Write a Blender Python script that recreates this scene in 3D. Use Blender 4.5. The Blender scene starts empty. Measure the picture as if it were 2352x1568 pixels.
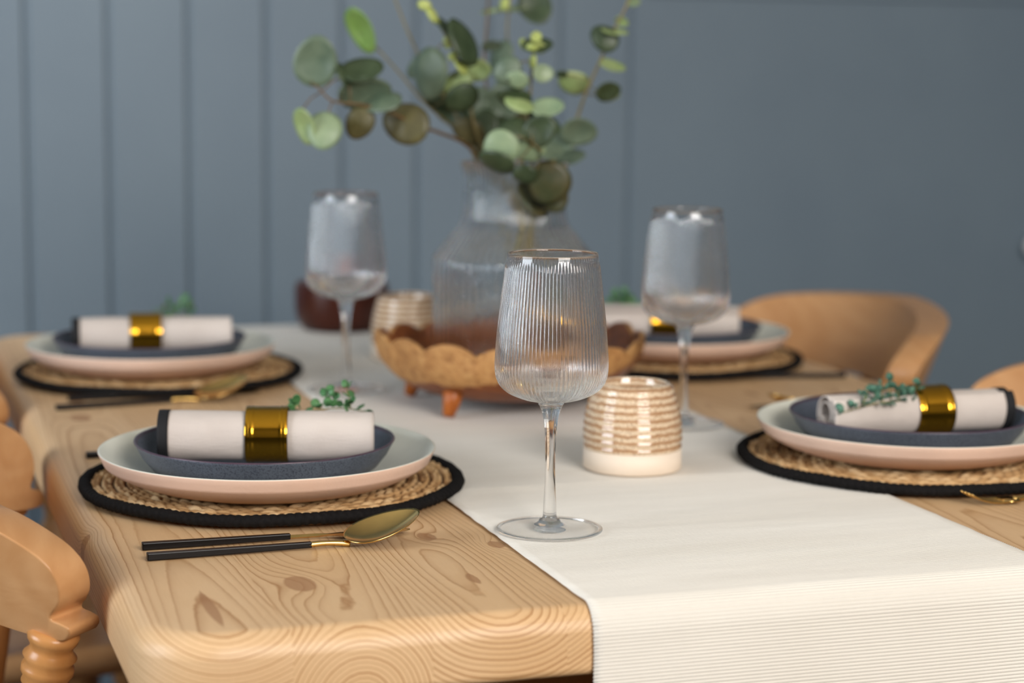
import bpy, bmesh, math, random
from mathutils import Vector, Matrix, noise
from math import sin, cos, pi, radians, sqrt, exp, atan2, hypot
random.seed(7)
S = bpy.context.scene
C = S.collection
TZ = 0.75            # table height

# ------------------------------------------------------------------ camera
cam_d = bpy.data.cameras.new('camera'); cam = bpy.data.objects.new('camera', cam_d); C.objects.link(cam)
ya, pt, ro = radians(18.15085), radians(7.96613), radians(0.55983)
F_ = Vector((sin(ya)*cos(pt), cos(ya)*cos(pt), -sin(pt)))
R_ = Vector((cos(ya), -sin(ya), 0)); U_ = R_.cross(F_)
R2 = R_*cos(ro)+U_*sin(ro); U2 = -R_*sin(ro)+U_*cos(ro)
mw = Matrix((R2, U2, -F_)).transposed().to_4x4(); mw.translation = (-0.659, -2.0, 1.12264)
cam.matrix_world = mw
cam_d.sensor_width = 36; cam_d.lens = 71.437; cam_d.clip_start = 0.05
cam_d.dof.use_dof = True; cam_d.dof.focus_distance = 1.545; cam_d.dof.aperture_fstop = 3.7
S.camera = cam

# ------------------------------------------------------------------ view + lights
S.view_settings.view_transform = 'Standard'; S.view_settings.look = 'None'
S.view_settings.exposure = 0.0; S.view_settings.gamma = 1.0; S.view_settings.use_curve_mapping = False
S.cycles.use_denoising = True
S.cycles.max_bounces = 16; S.cycles.transmission_bounces = 16; S.cycles.glossy_bounces = 6; S.cycles.diffuse_bounces = 5
S.cycles.caustics_refractive = True; S.cycles.caustics_reflective = False; S.cycles.blur_glossy = 0.3
S.cycles.sample_clamp_indirect = 30

W = bpy.data.worlds.new('world'); S.world = W; W.use_nodes = True
W.node_tree.nodes['Background'].inputs[0].default_value = (0.75, 0.86, 1.0, 1)
W.node_tree.nodes['Background'].inputs[1].default_value = 1.0

def area(name, loc, tgt, sx, sy, power, col):
    l = bpy.data.lights.new(name, 'AREA'); l.shape = 'RECTANGLE'; l.size = sx; l.size_y = sy; l.energy = power; l.color = col
    o = bpy.data.objects.new(name, l); C.objects.link(o); o.location = loc
    o.rotation_euler = (Vector(tgt)-Vector(loc)).to_track_quat('-Z', 'Y').to_euler()
    return o
area('rear_window_daylight', (0.35, -3.13, 1.92), (0.35, 1.0, 0.9), 1.5, 1.1, 87, (1.0, 0.955, 0.905))
area('left_window_daylight', (-2.52, -0.6, 1.35), (0.2, 0.7, 1.2), 1.3, 1.1, 47, (0.84, 0.92, 1.0))

sl = bpy.data.lights.new('added_wall_fill', 'SPOT'); sl.energy = 58; sl.spot_size = radians(85); sl.spot_blend = 1.0; sl.shadow_soft_size = .06; sl.color = (.96, .97, 1.0)  # added fill spot without a fixture, brightens the upper left back wall
so = bpy.data.objects.new('added_wall_fill', sl); C.objects.link(so); so.location = (-1.0, .70, 2.5)
so.rotation_euler = (Vector((-.75, 1.3, 1.35))-so.location).to_track_quat('-Z', 'Y').to_euler()

# ------------------------------------------------------------------ helpers
def tag(o, label=None, cat=None, group=None, kind=None):
    if label: o['label'] = label
    if cat: o['category'] = cat
    if group: o['group'] = group
    if kind: o['kind'] = kind
    return o
def thing(name, label, cat, loc=(0, 0, 0), rz=0.0, group=None):
    o = bpy.data.objects.new(name, None); C.objects.link(o)
    o.empty_display_size = 0.05; o.location = loc; o.rotation_euler = (0, 0, rz)
    return tag(o, label, cat, group)
def link(name, me, m=None, parent=None, smooth=True):
    if m is not None:
        for x in (m if isinstance(m, (list, tuple)) else [m]): me.materials.append(x)
    if smooth: me.polygons.foreach_set('use_smooth', [True]*len(me.polygons))
    o = bpy.data.objects.new(name, me); C.objects.link(o)
    if parent is not None: o.parent = parent
    return o
def from_bm(name, bm, m=None, parent=None, smooth=True, normals=True):
    if normals: bmesh.ops.recalc_face_normals(bm, faces=bm.faces)
    me = bpy.data.meshes.new(name); bm.to_mesh(me); bm.free()
    return link(name, me, m, parent, smooth)
def mesh(name, vs, fs, m=None, parent=None, smooth=True, recalc=False):
    me = bpy.data.meshes.new(name); me.from_pydata(vs, [], fs); me.update()
    if recalc:
        bm = bmesh.new(); bm.from_mesh(me); bmesh.ops.recalc_face_normals(bm, faces=bm.faces); bm.to_mesh(me); bm.free()
    return link(name, me, m, parent, smooth)
def copy_tree(o, parent=None):
    c = o.copy(); C.objects.link(c)
    if parent is not None: c.parent = parent
    for ch in list(o.children): copy_tree(ch, c)
    return c
def place(o, loc, rz=0.0, label=None, scale=None):
    o.location = loc; o.rotation_euler = (0, 0, rz)
    if label: o['label'] = label
    if scale: o.scale = scale
    return o
def catmull(pts, n):
    out = []
    P = [Vector(p) for p in pts]; P = [2*P[0]-P[1]]+P+[2*P[-1]-P[-2]]
    for i in range(1, len(P)-2):
        for k in range(n):
            t = k/n; a, b, c, d = P[i-1:i+3]
            out.append(0.5*((2*b)+(c-a)*t+(2*a-5*b+4*c-d)*t*t+(3*b-a-3*c+d)*t**3))
    out.append(P[-2]); return out
def lathe_data(prof, n=96, rf=None, close=False):
    """prof: (r,z) list. rf(theta, i, r, z)->r"""
    vs, fs = [], []
    m = len(prof)
    for i, (r, z) in enumerate(prof):
        for k in range(n):
            a = 2*pi*k/n; rr = rf(a, i, r, z) if rf else r
            vs.append((rr*cos(a), rr*sin(a), z))
    rng = m if close else m-1
    for i in range(rng):
        j = (i+1) % m
        for k in range(n):
            k2 = (k+1) % n
            fs.append((i*n+k, i*n+k2, j*n+k2, j*n+k))
    return vs, fs
def lathe(name, prof, m, parent=None, n=96, rf=None, close=False):
    vs, fs = lathe_data(prof, n, rf, close)
    me = bpy.data.meshes.new(name); me.from_pydata(vs, [], fs)
    bm = bmesh.new(); bm.from_mesh(me); bmesh.ops.remove_doubles(bm, verts=bm.verts, dist=1e-6)
    if not close:
        es = [e for e in bm.edges if e.is_boundary]
        if es: bmesh.ops.holes_fill(bm, edges=es)
    bmesh.ops.recalc_face_normals(bm, faces=bm.faces); bm.to_mesh(me); bm.free()
    return link(name, me, m, parent)
def smooth_prof(pts, n=6):
    return [(max(p.x, 0.0), p.y) for p in catmull([(a, b, 0) for a, b in pts], n)]
def add_tube(bm, pts, rad, n=8, cap=True, flat=1.0):
    P = [Vector(p) for p in pts]; rings = []
    up = Vector((0, 0, 1))
    for i, p in enumerate(P):
        t = (P[min(i+1, len(P)-1)]-P[max(i-1, 0)]).normalized()
        if abs(t.z) > 0.95 and i == 0: up = Vector((1, 0, 0))
        s = t.cross(up).normalized(); u = s.cross(t).normalized()
        if abs(t.dot(up)) < 0.9: up = u
        r = rad(i/(len(P)-1)) if callable(rad) else rad
        rings.append([bm.verts.new(p+s*r*cos(2*pi*k/n)+u*r*flat*sin(2*pi*k/n)) for k in range(n)])
    for a, b in zip(rings, rings[1:]):
        for k in range(n): bm.faces.new((a[k], a[(k+1) % n], b[(k+1) % n], b[k]))
    if cap: bm.faces.new(rings[0]); bm.faces.new(rings[-1])
def add_box(bm, c, s, mat=None):
    r = bmesh.ops.create_cube(bm, size=1.0); vs = r['verts']
    for v in vs: v.co = Vector((v.co.x*s[0], v.co.y*s[1], v.co.z*s[2]))+Vector(c)
    if mat is not None: bmesh.ops.transform(bm, matrix=mat, verts=vs)
    return vs
def bevel_all(bm, off, seg=2):
    bmesh.ops.bevel(bm, geom=[e for e in bm.edges], offset=off, segments=seg, affect='EDGES', profile=0.5)

# ------------------------------------------------------------------ materials
def lin(c):
    return tuple(((x/255)/12.92 if x/255 <= .04045 else ((x/255+.055)/1.055)**2.4) for x in c)+(1,)
def nmat(name):
    m = bpy.data.materials.new(name); m.use_nodes = True
    nt = m.node_tree; b = nt.nodes['Principled BSDF']
    return m, nt, b
def N(nt, t, **k):
    n = nt.nodes.new(t)
    for a, v in k.items():
        if a.startswith('i_'): n.inputs[int(a[2:]) if a[2:].isdigit() else a[2:]].default_value = v
        else: setattr(n, a, v)
    return n
def ramp(nt, fac, stops):
    n = nt.nodes.new('ShaderNodeValToRGB'); e = n.color_ramp.elements
    while len(e) < len(stops): e.new(0.5)
    for x, (p, c) in zip(e, stops): x.position = p; x.color = c
    nt.links.new(fac, n.inputs[0]); return n.outputs[0]
def objcoord(nt, scale=(1, 1, 1)):
    tc = nt.nodes.new('ShaderNodeTexCoord'); mp = nt.nodes.new('ShaderNodeMapping')
    mp.inputs['Scale'].default_value = scale; nt.links.new(tc.outputs['Object'], mp.inputs[0]); return mp.outputs[0]
def noise_tex(nt, vec, scale, detail=4, rough=.55, dist=0):
    n = nt.nodes.new('ShaderNodeTexNoise'); n.inputs['Scale'].default_value = scale; n.inputs['Detail'].default_value = detail
    n.inputs['Roughness'].default_value = rough; n.inputs['Distortion'].default_value = dist
    nt.links.new(vec, n.inputs['Vector']); return n.outputs['Fac']
def mixc(nt, fac, a, b, mode='MIX'):
    n = nt.nodes.new('ShaderNodeMix'); n.data_type = 'RGBA'; n.blend_type = mode
    for s, v in ((0, fac), (6, a), (7, b)):
        if hasattr(v, 'links') or isinstance(v, bpy.types.NodeSocket): nt.links.new(v, n.inputs[s])
        else: n.inputs[s].default_value = v
    return n.outputs[2]
def math_(nt, op, a, b=None):
    n = nt.nodes.new('ShaderNodeMath'); n.operation = op
    for i, v in enumerate((a, b)):
        if v is None: continue
        if isinstance(v, bpy.types.NodeSocket): nt.links.new(v, n.inputs[i])
        else: n.inputs[i].default_value = v
    return n.outputs[0]
def bump(nt, b, h, dist, strength=1.0):
    n = nt.nodes.new('ShaderNodeBump'); n.inputs['Distance'].default_value = dist; n.inputs['Strength'].default_value = strength
    nt.links.new(h, n.inputs['Height']); nt.links.new(n.outputs[0], b.inputs['Normal'])
def simple(name, rgb, rough=.5, metal=0, var=0.08, vscale=30, bmp=0, bscale=200, spec=.5, coat=0):
    m, nt, b = nmat(name); v = objcoord(nt)
    f = noise_tex(nt, v, vscale)
    c = lin(rgb); d = tuple(x*(1-var) for x in c[:3])+(1,); e = tuple(min(x*(1+var), 1) for x in c[:3])+(1,)
    nt.links.new(ramp(nt, f, [(.3, d), (.7, e)]), b.inputs['Base Color'])
    b.inputs['Roughness'].default_value = rough; b.inputs['Metallic'].default_value = metal
    b.inputs['Specular IOR Level'].default_value = spec; b.inputs['Coat Weight'].default_value = coat
    if bmp: bump(nt, b, noise_tex(nt, v, bscale, 6), bmp)
    return m
def wood(name, light, dark, axis='x', scale=1.0, rough=.42, ring=40, spec=.4):
    m, nt, b = nmat(name)
    sc = {'x': (1, 9, 9), 'y': (9, 1, 9), 'z': (9, 9, 1)}[axis]
    v = objcoord(nt, tuple(s*scale for s in sc))
    f = noise_tex(nt, v, 3.0, 5, .6, .6)
    w = nt.nodes.new('ShaderNodeTexWave'); w.wave_type = 'RINGS'; w.rings_direction = axis.upper()
    w.inputs['Scale'].default_value = ring/20; w.inputs['Distortion'].default_value = 5; w.inputs['Detail'].default_value = 3
    nt.links.new(v, w.inputs['Vector'])
    g = math_(nt, 'ADD', math_(nt, 'MULTIPLY', f, .65), math_(nt, 'MULTIPLY', w.outputs['Fac'], .08))
    big = noise_tex(nt, objcoord(nt), 7, 2)
    col = ramp(nt, g, [(.25, lin(dark)), (.6, lin(light))])
    col = mixc(nt, math_(nt, 'MULTIPLY', big, .45), col, lin(tuple(.5*(a+c) for a, c in zip(light, dark))))
    nt.links.new(col, b.inputs['Base Color'])
    b.inputs['Roughness'].default_value = rough; b.inputs['Specular IOR Level'].default_value = spec
    bump(nt, b, g, .0004)
    return m

M = {}
def attr_color(nt, name): 
    n = nt.nodes.new('ShaderNodeAttribute'); n.attribute_name = name; return n
# pine table top : growth rings come from a 'ring' attribute computed per corner
m, nt, b = nmat('pine_top')
ra = attr_color(nt, 'ring'); kn = attr_color(nt, 'knot'); bd = attr_color(nt, 'board')
v = objcoord(nt, (1, .09, 1))
fine = noise_tex(nt, v, 420, 3, .6)
wob = noise_tex(nt, objcoord(nt), 60, 3)
r1 = math_(nt, 'ADD', ra.outputs['Fac'], math_(nt, 'MULTIPLY', math_(nt, 'SUBTRACT', wob, .5), .25))
fr = math_(nt, 'FRACT', r1)
line = ramp(nt, fr, [(0.0, (0, 0, 0, 1)), (.5, (.06, .06, .06, 1)), (.78, (.4, .4, .4, 1)), (.9, (1, 1, 1, 1)), (.96, (.5, .5, .5, 1)), (1.0, (0, 0, 0, 1))])
ringid = math_(nt, 'FLOOR', r1)
wn = nt.nodes.new('ShaderNodeTexWhiteNoise'); wn.noise_dimensions = '1D'; nt.links.new(ringid, wn.inputs['W'])
tcn = nt.nodes.new('ShaderNodeTexCoord'); spn = nt.nodes.new('ShaderNodeSeparateXYZ'); nt.links.new(tcn.outputs['Normal'], spn.inputs[0])
endg = math_(nt, 'ADD', math_(nt, 'MULTIPLY', math_(nt, 'ABSOLUTE', spn.outputs['Y']), .7), 1.0)      # end grain shows its rings more
lstr = math_(nt, 'MULTIPLY', math_(nt, 'MULTIPLY', line, endg), math_(nt, 'ADD', math_(nt, 'MULTIPLY', wn.outputs['Value'], .55), .32))
big = noise_tex(nt, objcoord(nt, (1, .35, 1)), 9, 3)
base = ramp(nt, big, [(.3, lin((214, 173, 126))), (.7, lin((226, 190, 147)))])
base = mixc(nt, math_(nt, 'MULTIPLY', bd.outputs['Fac'], .3), base, lin((214, 176, 130)))
col = mixc(nt, lstr, base, lin((160, 108, 58)))
col = mixc(nt, math_(nt, 'MULTIPLY', math_(nt, 'SUBTRACT', fine, .35), .3), col, lin((184, 138, 90)))
knm = ramp(nt, kn.outputs['Fac'], [(.56, (0, 0, 0, 1)), (.66, (.72, .72, .72, 1))])
col = mixc(nt, knm, col, lin((160, 112, 72)))
nt.links.new(col, b.inputs['Base Color'])
b.inputs['Roughness'].default_value = .42; b.inputs['Specular IOR Level'].default_value = .4
bump(nt, b, math_(nt, 'SUBTRACT', math_(nt, 'MULTIPLY', fine, .3), math_(nt, 'MULTIPLY', line, .5)), .0002)
M['pine_top'] = m
M['pine'] = wood('pine', (212, 165, 108), (176, 122, 68), 'z')
M['chair_wood'] = wood('chair_wood', (212, 164, 116), (186, 134, 86), 'y', 1.0, .3)
M['chair_turned'] = wood('chair_turned', (210, 154, 96), (180, 120, 64), 'z', 1.0, .3)
# painted panelling
m, nt, b = nmat('blue_grey_paint')
f = noise_tex(nt, objcoord(nt), 3, 3); f2 = noise_tex(nt, objcoord(nt, (6, 6, 1)), 60, 4)
nt.links.new(ramp(nt, f, [(.3, lin((105, 119, 130))), (.7, lin((111, 125, 135)))]), b.inputs['Base Color'])
b.inputs['Roughness'].default_value = .55; bump(nt, b, f2, .0003); M['wall'] = m
M['plaster'] = simple('pale_plaster', (224, 220, 212), .8, var=.03, vscale=4)
M['floor'] = wood('dark_floorboards', (74, 56, 44), (44, 33, 27), 'y', .6, .5)
M['white_paint'] = simple('white_paint', (225, 224, 220), .4, var=.02)
# runner
m, nt, b = nmat('ribbed_cotton')
at = attr_color(nt, 'arc')
wv = math_(nt, 'SINE', math_(nt, 'MULTIPLY', at.outputs['Fac'], 2*pi/.0026))
v = objcoord(nt)
th = noise_tex(nt, objcoord(nt, (1, .12, 1)), 900, 2)
th2 = noise_tex(nt, objcoord(nt, (.12, 1, 1)), 500, 3)
lo = noise_tex(nt, objcoord(nt, (.6, 4, 1)), 6, 3)
col = ramp(nt, lo, [(.3, lin((218, 211, 200))), (.7, lin((228, 222, 212)))])
col = mixc(nt, math_(nt, 'MULTIPLY', th2, .22), col, lin((206, 198, 186)))
nt.links.new(col, b.inputs['Base Color']); b.inputs['Roughness'].default_value = .9; b.inputs['Specular IOR Level'].default_value = .1
b.inputs['Sheen Weight'].default_value = .15
bump(nt, b, math_(nt, 'ADD', math_(nt, 'MULTIPLY', th, .5), math_(nt, 'MULTIPLY', th2, .5)), .0003)
M['runner'] = m
# straw
m, nt, b = nmat('seagrass')
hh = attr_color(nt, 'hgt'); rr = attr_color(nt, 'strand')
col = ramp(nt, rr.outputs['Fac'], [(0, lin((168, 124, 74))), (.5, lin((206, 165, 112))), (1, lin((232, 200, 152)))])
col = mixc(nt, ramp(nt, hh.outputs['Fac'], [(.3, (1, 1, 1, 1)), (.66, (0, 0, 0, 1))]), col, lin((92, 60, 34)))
ff = noise_tex(nt, objcoord(nt), 900, 3)
col = mixc(nt, math_(nt, 'MULTIPLY', ff, .4), col, lin((172, 130, 84)))
nt.links.new(col, b.inputs['Base Color']); b.inputs['Roughness'].default_value = .75; bump(nt, b, ff, .0006)
M['seagrass'] = m
M['black_cord'] = simple('black_cord', (20, 18, 18), .8, spec=.15, var=.3, vscale=300, bmp=.0005, bscale=900)
M['black_hem'] = simple('black_hem', (12, 11, 14), .8, var=.2, vscale=200)
# ceramics
m, nt, b = nmat('celadon_glaze')
f = noise_tex(nt, objcoord(nt), 25, 4)
nt.links.new(ramp(nt, f, [(.3, lin((218, 217, 203))), (.7, lin((230, 228, 214)))]), b.inputs['Base Color'])
b.inputs['Roughness'].default_value = .32; b.inputs['Specular IOR Level'].default_value = .3; M['celadon'] = m
M['pink_clay'] = simple('pink_clay', (222, 190, 170), .55, var=.05, vscale=20, bmp=.0002, bscale=300)
def speckle(name, base, dots, rough, sc=700, th=.62):
    m, nt, b = nmat(name); v = objcoord(nt)
    f = noise_tex(nt, v, sc, 2, .5); g = noise_tex(nt, v, 20, 3)
    c = ramp(nt, g, [(.3, lin(tuple(x*.9 for x in base))), (.7, lin(base))])
    c = mixc(nt, ramp(nt, f, [(th, (0, 0, 0, 1)), (th+.06, (1, 1, 1, 1))]), c, lin(dots))
    nt.links.new(c, b.inputs['Base Color']); b.inputs['Roughness'].default_value = rough
    return m
M['slate'] = speckle('slate_glaze', (92, 98, 110), (62, 66, 78), .38, 800, .52)
M['slate_rim'] = simple('plum_rim', (74, 56, 68), .3, var=.25, vscale=60)
# napkin linen
m, nt, b = nmat('linen')
v = objcoord(nt); a1 = noise_tex(nt, objcoord(nt, (1, .1, 1)), 1200, 2); a2 = noise_tex(nt, objcoord(nt, (.1, 1, 1)), 900, 2)
lo = noise_tex(nt, v, 18, 3)
c = ramp(nt, lo, [(.3, lin((200, 187, 178))), (.7, lin((212, 200, 191)))])
nt.links.new(c, b.inputs['Base Color']); b.inputs['Roughness'].default_value = .9; b.inputs['Specular IOR Level'].default_value = .1
bump(nt, b, math_(nt, 'ADD', a1, math_(nt, 'ADD', a2, math_(nt, 'MULTIPLY', lo, 6))), .0003)
M['linen'] = m
M['gold'] = simple('polished_gold', (202, 148, 42), .1, metal=1, var=.04, vscale=20)
M['brushed_gold'] = simple('brushed_gold', (212, 176, 108), .2, metal=1, var=.06, vscale=80)
M['black_handle'] = simple('black_handle', (13, 9, 9), .3, spec=.22, var=.1)
# glass
def thin_mix(nt, b, f):      # thin blown walls let part of the light straight through
    t = nt.nodes.new('ShaderNodeBsdfTransparent'); x = nt.nodes.new('ShaderNodeMixShader'); x.inputs[0].default_value = f
    out = next(n for n in nt.nodes if n.type == 'OUTPUT_MATERIAL')
    nt.links.new(b.outputs[0], x.inputs[1]); nt.links.new(t.outputs[0], x.inputs[2]); nt.links.new(x.outputs[0], out.inputs['Surface'])
m, nt, b = nmat('clear_glass')
b.inputs['Transmission Weight'].default_value = 1; b.inputs['Roughness'].default_value = 0.0; b.inputs['IOR'].default_value = 1.46
b.inputs['Base Color'].default_value = (.995, .995, .995, 1); M['glass'] = m; thin_mix(nt, b, .1)
m, nt, b = nmat('clear_glass_foot')
b.inputs['Transmission Weight'].default_value = 1; b.inputs['Roughness'].default_value = 0.0; b.inputs['IOR'].default_value = 1.46; M['glass_foot'] = m; thin_mix(nt, b, .88)
m, nt, b = nmat('vase_glass')
b.inputs['Transmission Weight'].default_value = 1; b.inputs['Roughness'].default_value = .03; b.inputs['IOR'].default_value = 1.42
b.inputs['Base Color'].default_value = (.97, .98, .975, 1)
bump(nt, b, noise_tex(nt, objcoord(nt, (1, 1, .5)), 70, 3), .0016); M['vase_glass'] = m; thin_mix(nt, b, .3)
# candle holder glaze : bands follow the height of the thrown ridges
m, nt, b = nmat('oatmeal_glaze')
tc = nt.nodes.new('ShaderNodeTexCoord'); sp = nt.nodes.new('ShaderNodeSeparateXYZ'); nt.links.new(tc.outputs['Object'], sp.inputs[0])
w = noise_tex(nt, tc.outputs['Object'], 120, 4)
zz = math_(nt, 'ADD', math_(nt, 'MULTIPLY', sp.outputs['Z'], 2*pi/.0066), math_(nt, 'MULTIPLY', w, 3.4))
band = math_(nt, 'ADD', math_(nt, 'MULTIPLY', math_(nt, 'SINE', zz), .5), .5)
sk = noise_tex(nt, tc.outputs['Object'], 600, 3)
c = ramp(nt, band, [(.05, lin((166, 124, 88))), (.35, lin((212, 180, 144))), (.9, lin((232, 210, 180)))])
c = mixc(nt, ramp(nt, sk, [(.50, (0, 0, 0, 1)), (.66, (.85, .85, .85, 1))]), c, lin((150, 108, 78)))
nt.links.new(c, b.inputs['Base Color']); b.inputs['Roughness'].default_value = .1; b.inputs['Coat Weight'].default_value = .6
M['oatmeal'] = m
M['bisque'] = simple('bare_bisque', (236, 218, 198), .6, var=.03)
# carved bowl
m, nt, b = nmat('live_edge')
f = noise_tex(nt, objcoord(nt), 110, 6, .75); g = noise_tex(nt, objcoord(nt), 260, 3)
c = ramp(nt, f, [(.32, lin((136, 86, 40))), (.5, lin((184, 132, 76))), (.68, lin((208, 160, 100)))])
nt.links.new(c, b.inputs['Base Color']); b.inputs['Roughness'].default_value = .6; bump(nt, b, math_(nt, 'ADD', f, math_(nt, 'MULTIPLY', g, .3)), .002)
M['live_edge'] = m
M['teak'] = wood('oiled_teak', (158, 90, 42), (96, 48, 20), 'x', 1.5, .35)
M['teak_leg'] = wood('teak_leg', (196, 112, 40), (150, 78, 26), 'z', 1.5, .35)
M['mahogany'] = wood('mahogany', (88, 34, 14), (50, 18, 8), 'z', 1.0, .3)
M['mahogany_lid'] = wood('mahogany_lid', (190, 104, 66), (140, 70, 44), 'z', 1.0, .35)
def leaf(name, c1, c2, rough=.45):
    m, nt, b = nmat(name); f = noise_tex(nt, objcoord(nt), 60, 3)
    nt.links.new(ramp(nt, f, [(.3, lin(c1)), (.7, lin(c2))]), b.inputs['Base Color'])
    b.inputs['Roughness'].default_value = rough; b.inputs['Subsurface Weight'].default_value = 0
    b.inputs['Transmission Weight'].default_value = 0.0
    return m
M['leaf'] = [leaf('leaf_dark', (44, 58, 34), (62, 76, 48)), leaf('leaf_greygreen', (80, 97, 78), (102, 116, 94)),
             leaf('leaf_sage', (122, 142, 110), (142, 158, 122)), leaf('leaf_fresh', (112, 144, 66), (132, 160, 84)),
             leaf('leaf_olive', (72, 68, 40), (96, 90, 54)), leaf('leaf_light', (136, 156, 98), (158, 172, 118)),
             leaf('leaf_bud', (148, 160, 82), (172, 180, 100)), leaf('leaf_dark_red', (50, 58, 30), (74, 68, 38))]
M['stem'] = leaf('twig', (96, 88, 52), (128, 112, 66)); M['stem_red'] = leaf('twig_red', (92, 72, 44), (112, 84, 50))
M['herb'] = leaf('herb_leaf', (58, 108, 62), (92, 138, 84)); M['herb_blue'] = leaf('herb_leaf_bluish', (62, 106, 88), (90, 130, 108)); M['herb_stem'] = leaf('herb_stem', (120, 120, 60), (150, 132, 78))
M['metal_grey'] = simple('pale_ceramic', (222, 220, 218), .35)

# ------------------------------------------------------------------ room
RX0, RX1, RY0, RY1, RH = -2.6, 3.0, -3.2, 1.3, 2.6
def struct(name, bm, m, smooth=False):
    o = from_bm(name, bm, m, None, smooth); o['kind'] = 'structure'; return o
bm = bmesh.new(); add_box(bm, ((RX0+RX1)/2, (RY0+RY1)/2, -.05), (RX1-RX0+.2, RY1-RY0+.2, .1)); struct('floor', bm, M['floor'])
bm = bmesh.new(); add_box(bm, ((RX0+RX1)/2, (RY0+RY1)/2, RH+.05), (RX1-RX0+.2, RY1-RY0+.2, .1)); struct('ceiling', bm, M['plaster'])
# panelled back wall with V grooves, plain from the ninth groove on
bm = bmesh.new()
gx = []; g0, gs = -.3847, .1273
k = int((RX0-g0)/gs)-1
while True:
    x = g0+k*gs; k += 1
    if x < RX0+.03: continue
    if x > g0+8.5*gs: break
    gx.append(x)
prof = [(RX0-.1, RY1)]
for x in gx: prof += [(x-.006, RY1), (x-.0025, RY1+.006), (x+.0025, RY1+.006), (x+.006, RY1)]
prof += [(RX1+.1, RY1)]
pv = [(bm.verts.new((x, y, 0)), bm.verts.new((x, y, RH))) for x, y in prof]
for a, c in zip(pv, pv[1:]): bm.faces.new((a[0], c[0], c[1], a[1]))
b0 = bm.verts.new((RX1+.1, RY1+.1, 0)); b1 = bm.verts.new((RX1+.1, RY1+.1, RH)); c0 = bm.verts.new((RX0-.1, RY1+.1, 0)); c1 = bm.verts.new((RX0-.1, RY1+.1, RH))
bm.faces.new((pv[-1][0], b0, b1, pv[-1][1])); bm.faces.new((b0, c0, c1, b1)); bm.faces.new((c0, pv[0][0], pv[0][1], c1))
struct('wall_back', bm, M['wall'])
bm = bmesh.new(); add_box(bm, (1.83, RY1-.004, TZ+.518), (2.34, .008, .075)); bevel_all(bm, .002); struct('trim_1', bm, M['wall'])
bm = bmesh.new(); add_box(bm, ((RX0+RX1)/2, RY1-.008, .07), (RX1-RX0, .016, .14)); bevel_all(bm, .004); struct('baseboard_back', bm, M['wall'])
def wall_with_hole(name, axis, pos, a0, a1, h0, h1, z0, z1, m, out):
    bm = bmesh.new(); t = .1
    for (p, q, za, zb) in ((a0, h0, 0, RH), (h1, a1, 0, RH), (h0, h1, 0, z0), (h0, h1, z1, RH)):
        if q-p < 1e-6: continue
        c = [(p+q)/2, pos+out*t/2, (za+zb)/2]; s = [q-p, t, zb-za]
        if axis == 'y': c[0], c[1] = c[1], c[0]; s[0], s[1] = s[1], s[0]
        add_box(bm, c, s)
    return struct(name, bm, m)
wall_with_hole('wall_rear', 'x', RY0, RX0-.1, RX1+.1, -.4, 1.1, 1.4, 2.5, M['plaster'], -1)
wall_with_hole('wall_left', 'y', RX0, RY0, RY1, -1.25, .05, .8, 1.9, M['wall'], -1)
wall_with_hole('wall_right', 'y', RX1, RY0, RY1, 0, 0, 0, 0, M['wall'], 1)
def window(name, axis, pos, h0, h1, z0, z1):
    bm = bmesh.new(); w = .05; mid = (h0+h1)/2
    for (p, q, za, zb) in ((h0, h0+w, z0, z1), (h1-w, h1, z0, z1), (h0, h1, z0, z0+w), (h0, h1, z1-w, z1), (mid-.02, mid+.02, z0, z1)):
        c = [(p+q)/2, pos, (za+zb)/2]; s = [q-p, .05, zb-za]
        if axis == 'y': c[0], c[1] = c[1], c[0]; s[0], s[1] = s[1], s[0]
        add_box(bm, c, s)
    return struct(name, bm, M['white_paint'])
window('window_1', 'x', RY0-.05, -.4, 1.1, 1.4, 2.5)
window('window_2', 'y', RX0-.05, -1.25, .05, .8, 1.9)
# pale knob on the wall at the right
t = thing('wall_knob', 'pale round knob on the blue wall at the right edge of the photo', 'knob', (1.435, RY1, TZ+.034))
o = lathe('knob_head', smooth_prof([(0, 0), (.012, 0), (.019, .006), (.02, .014), (.014, .022), (0, .024)], 5), M['metal_grey'], t, 32); o.rotation_euler = (pi/2, 0, 0); o.location = (0, -.016, 0)
o = lathe('knob_neck', [(0, 0), (.008, 0), (.007, .018), (0, .018)], M['metal_grey'], t, 24); o.rotation_euler = (pi/2, 0, 0)
# ------------------------------------------------------------------ dining table
TX0, TX1, TY0, TY1, TT = -.492, .492, -.737, .765, .047
SEAMS = [-.3926, -.298, -.203, -.108, -.013, .082, .177, .272, .367, .437]
BP = [(-.438, .058, .0032, .012), (-.342, -.050, .0035, .02), (-.246, .026, .0038, .035), (-.262, .07, .0034, .02), (-.06, -.05, .004, .03), (.03, .04, .004, -.02), (.13, -.06, .0038, .03), (.225, .05, .004, .02), (.32, .035, .0036, -.03), (.40, -.05, .004, .03), (.47, .06, .004, .02)]
KN = [(-.362, -.615, 3.6, .02, .04, 1), (-.192, -.541, 2.4, .012, .022, 1), (-.237, -.502, 2.6, .013, .026, .8), (-.24, -.635, .25, .008, .03, .7), (-.434, -.662, 0, .0085, .085, .55), (-.492, -.405, 2.5, .012, .02, .9),
      (-.438, .10, 3, .02, .04, .9), (.206, .162, 3, .02, .035, .9), (.40, -.52, 3, .02, .05, .8), (-.35, .02, 2.5, .015, .03, .8), (.34, .56, 3, .02, .03, .8), (.30, .06, 2.5, .015, .03, .8), (-.25, -.72, 1.5, .03, .08, 0)]
def board_of(x):
    for i, s in enumerate(SEAMS):
        if x < s: return i
    return len(SEAMS)
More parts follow.
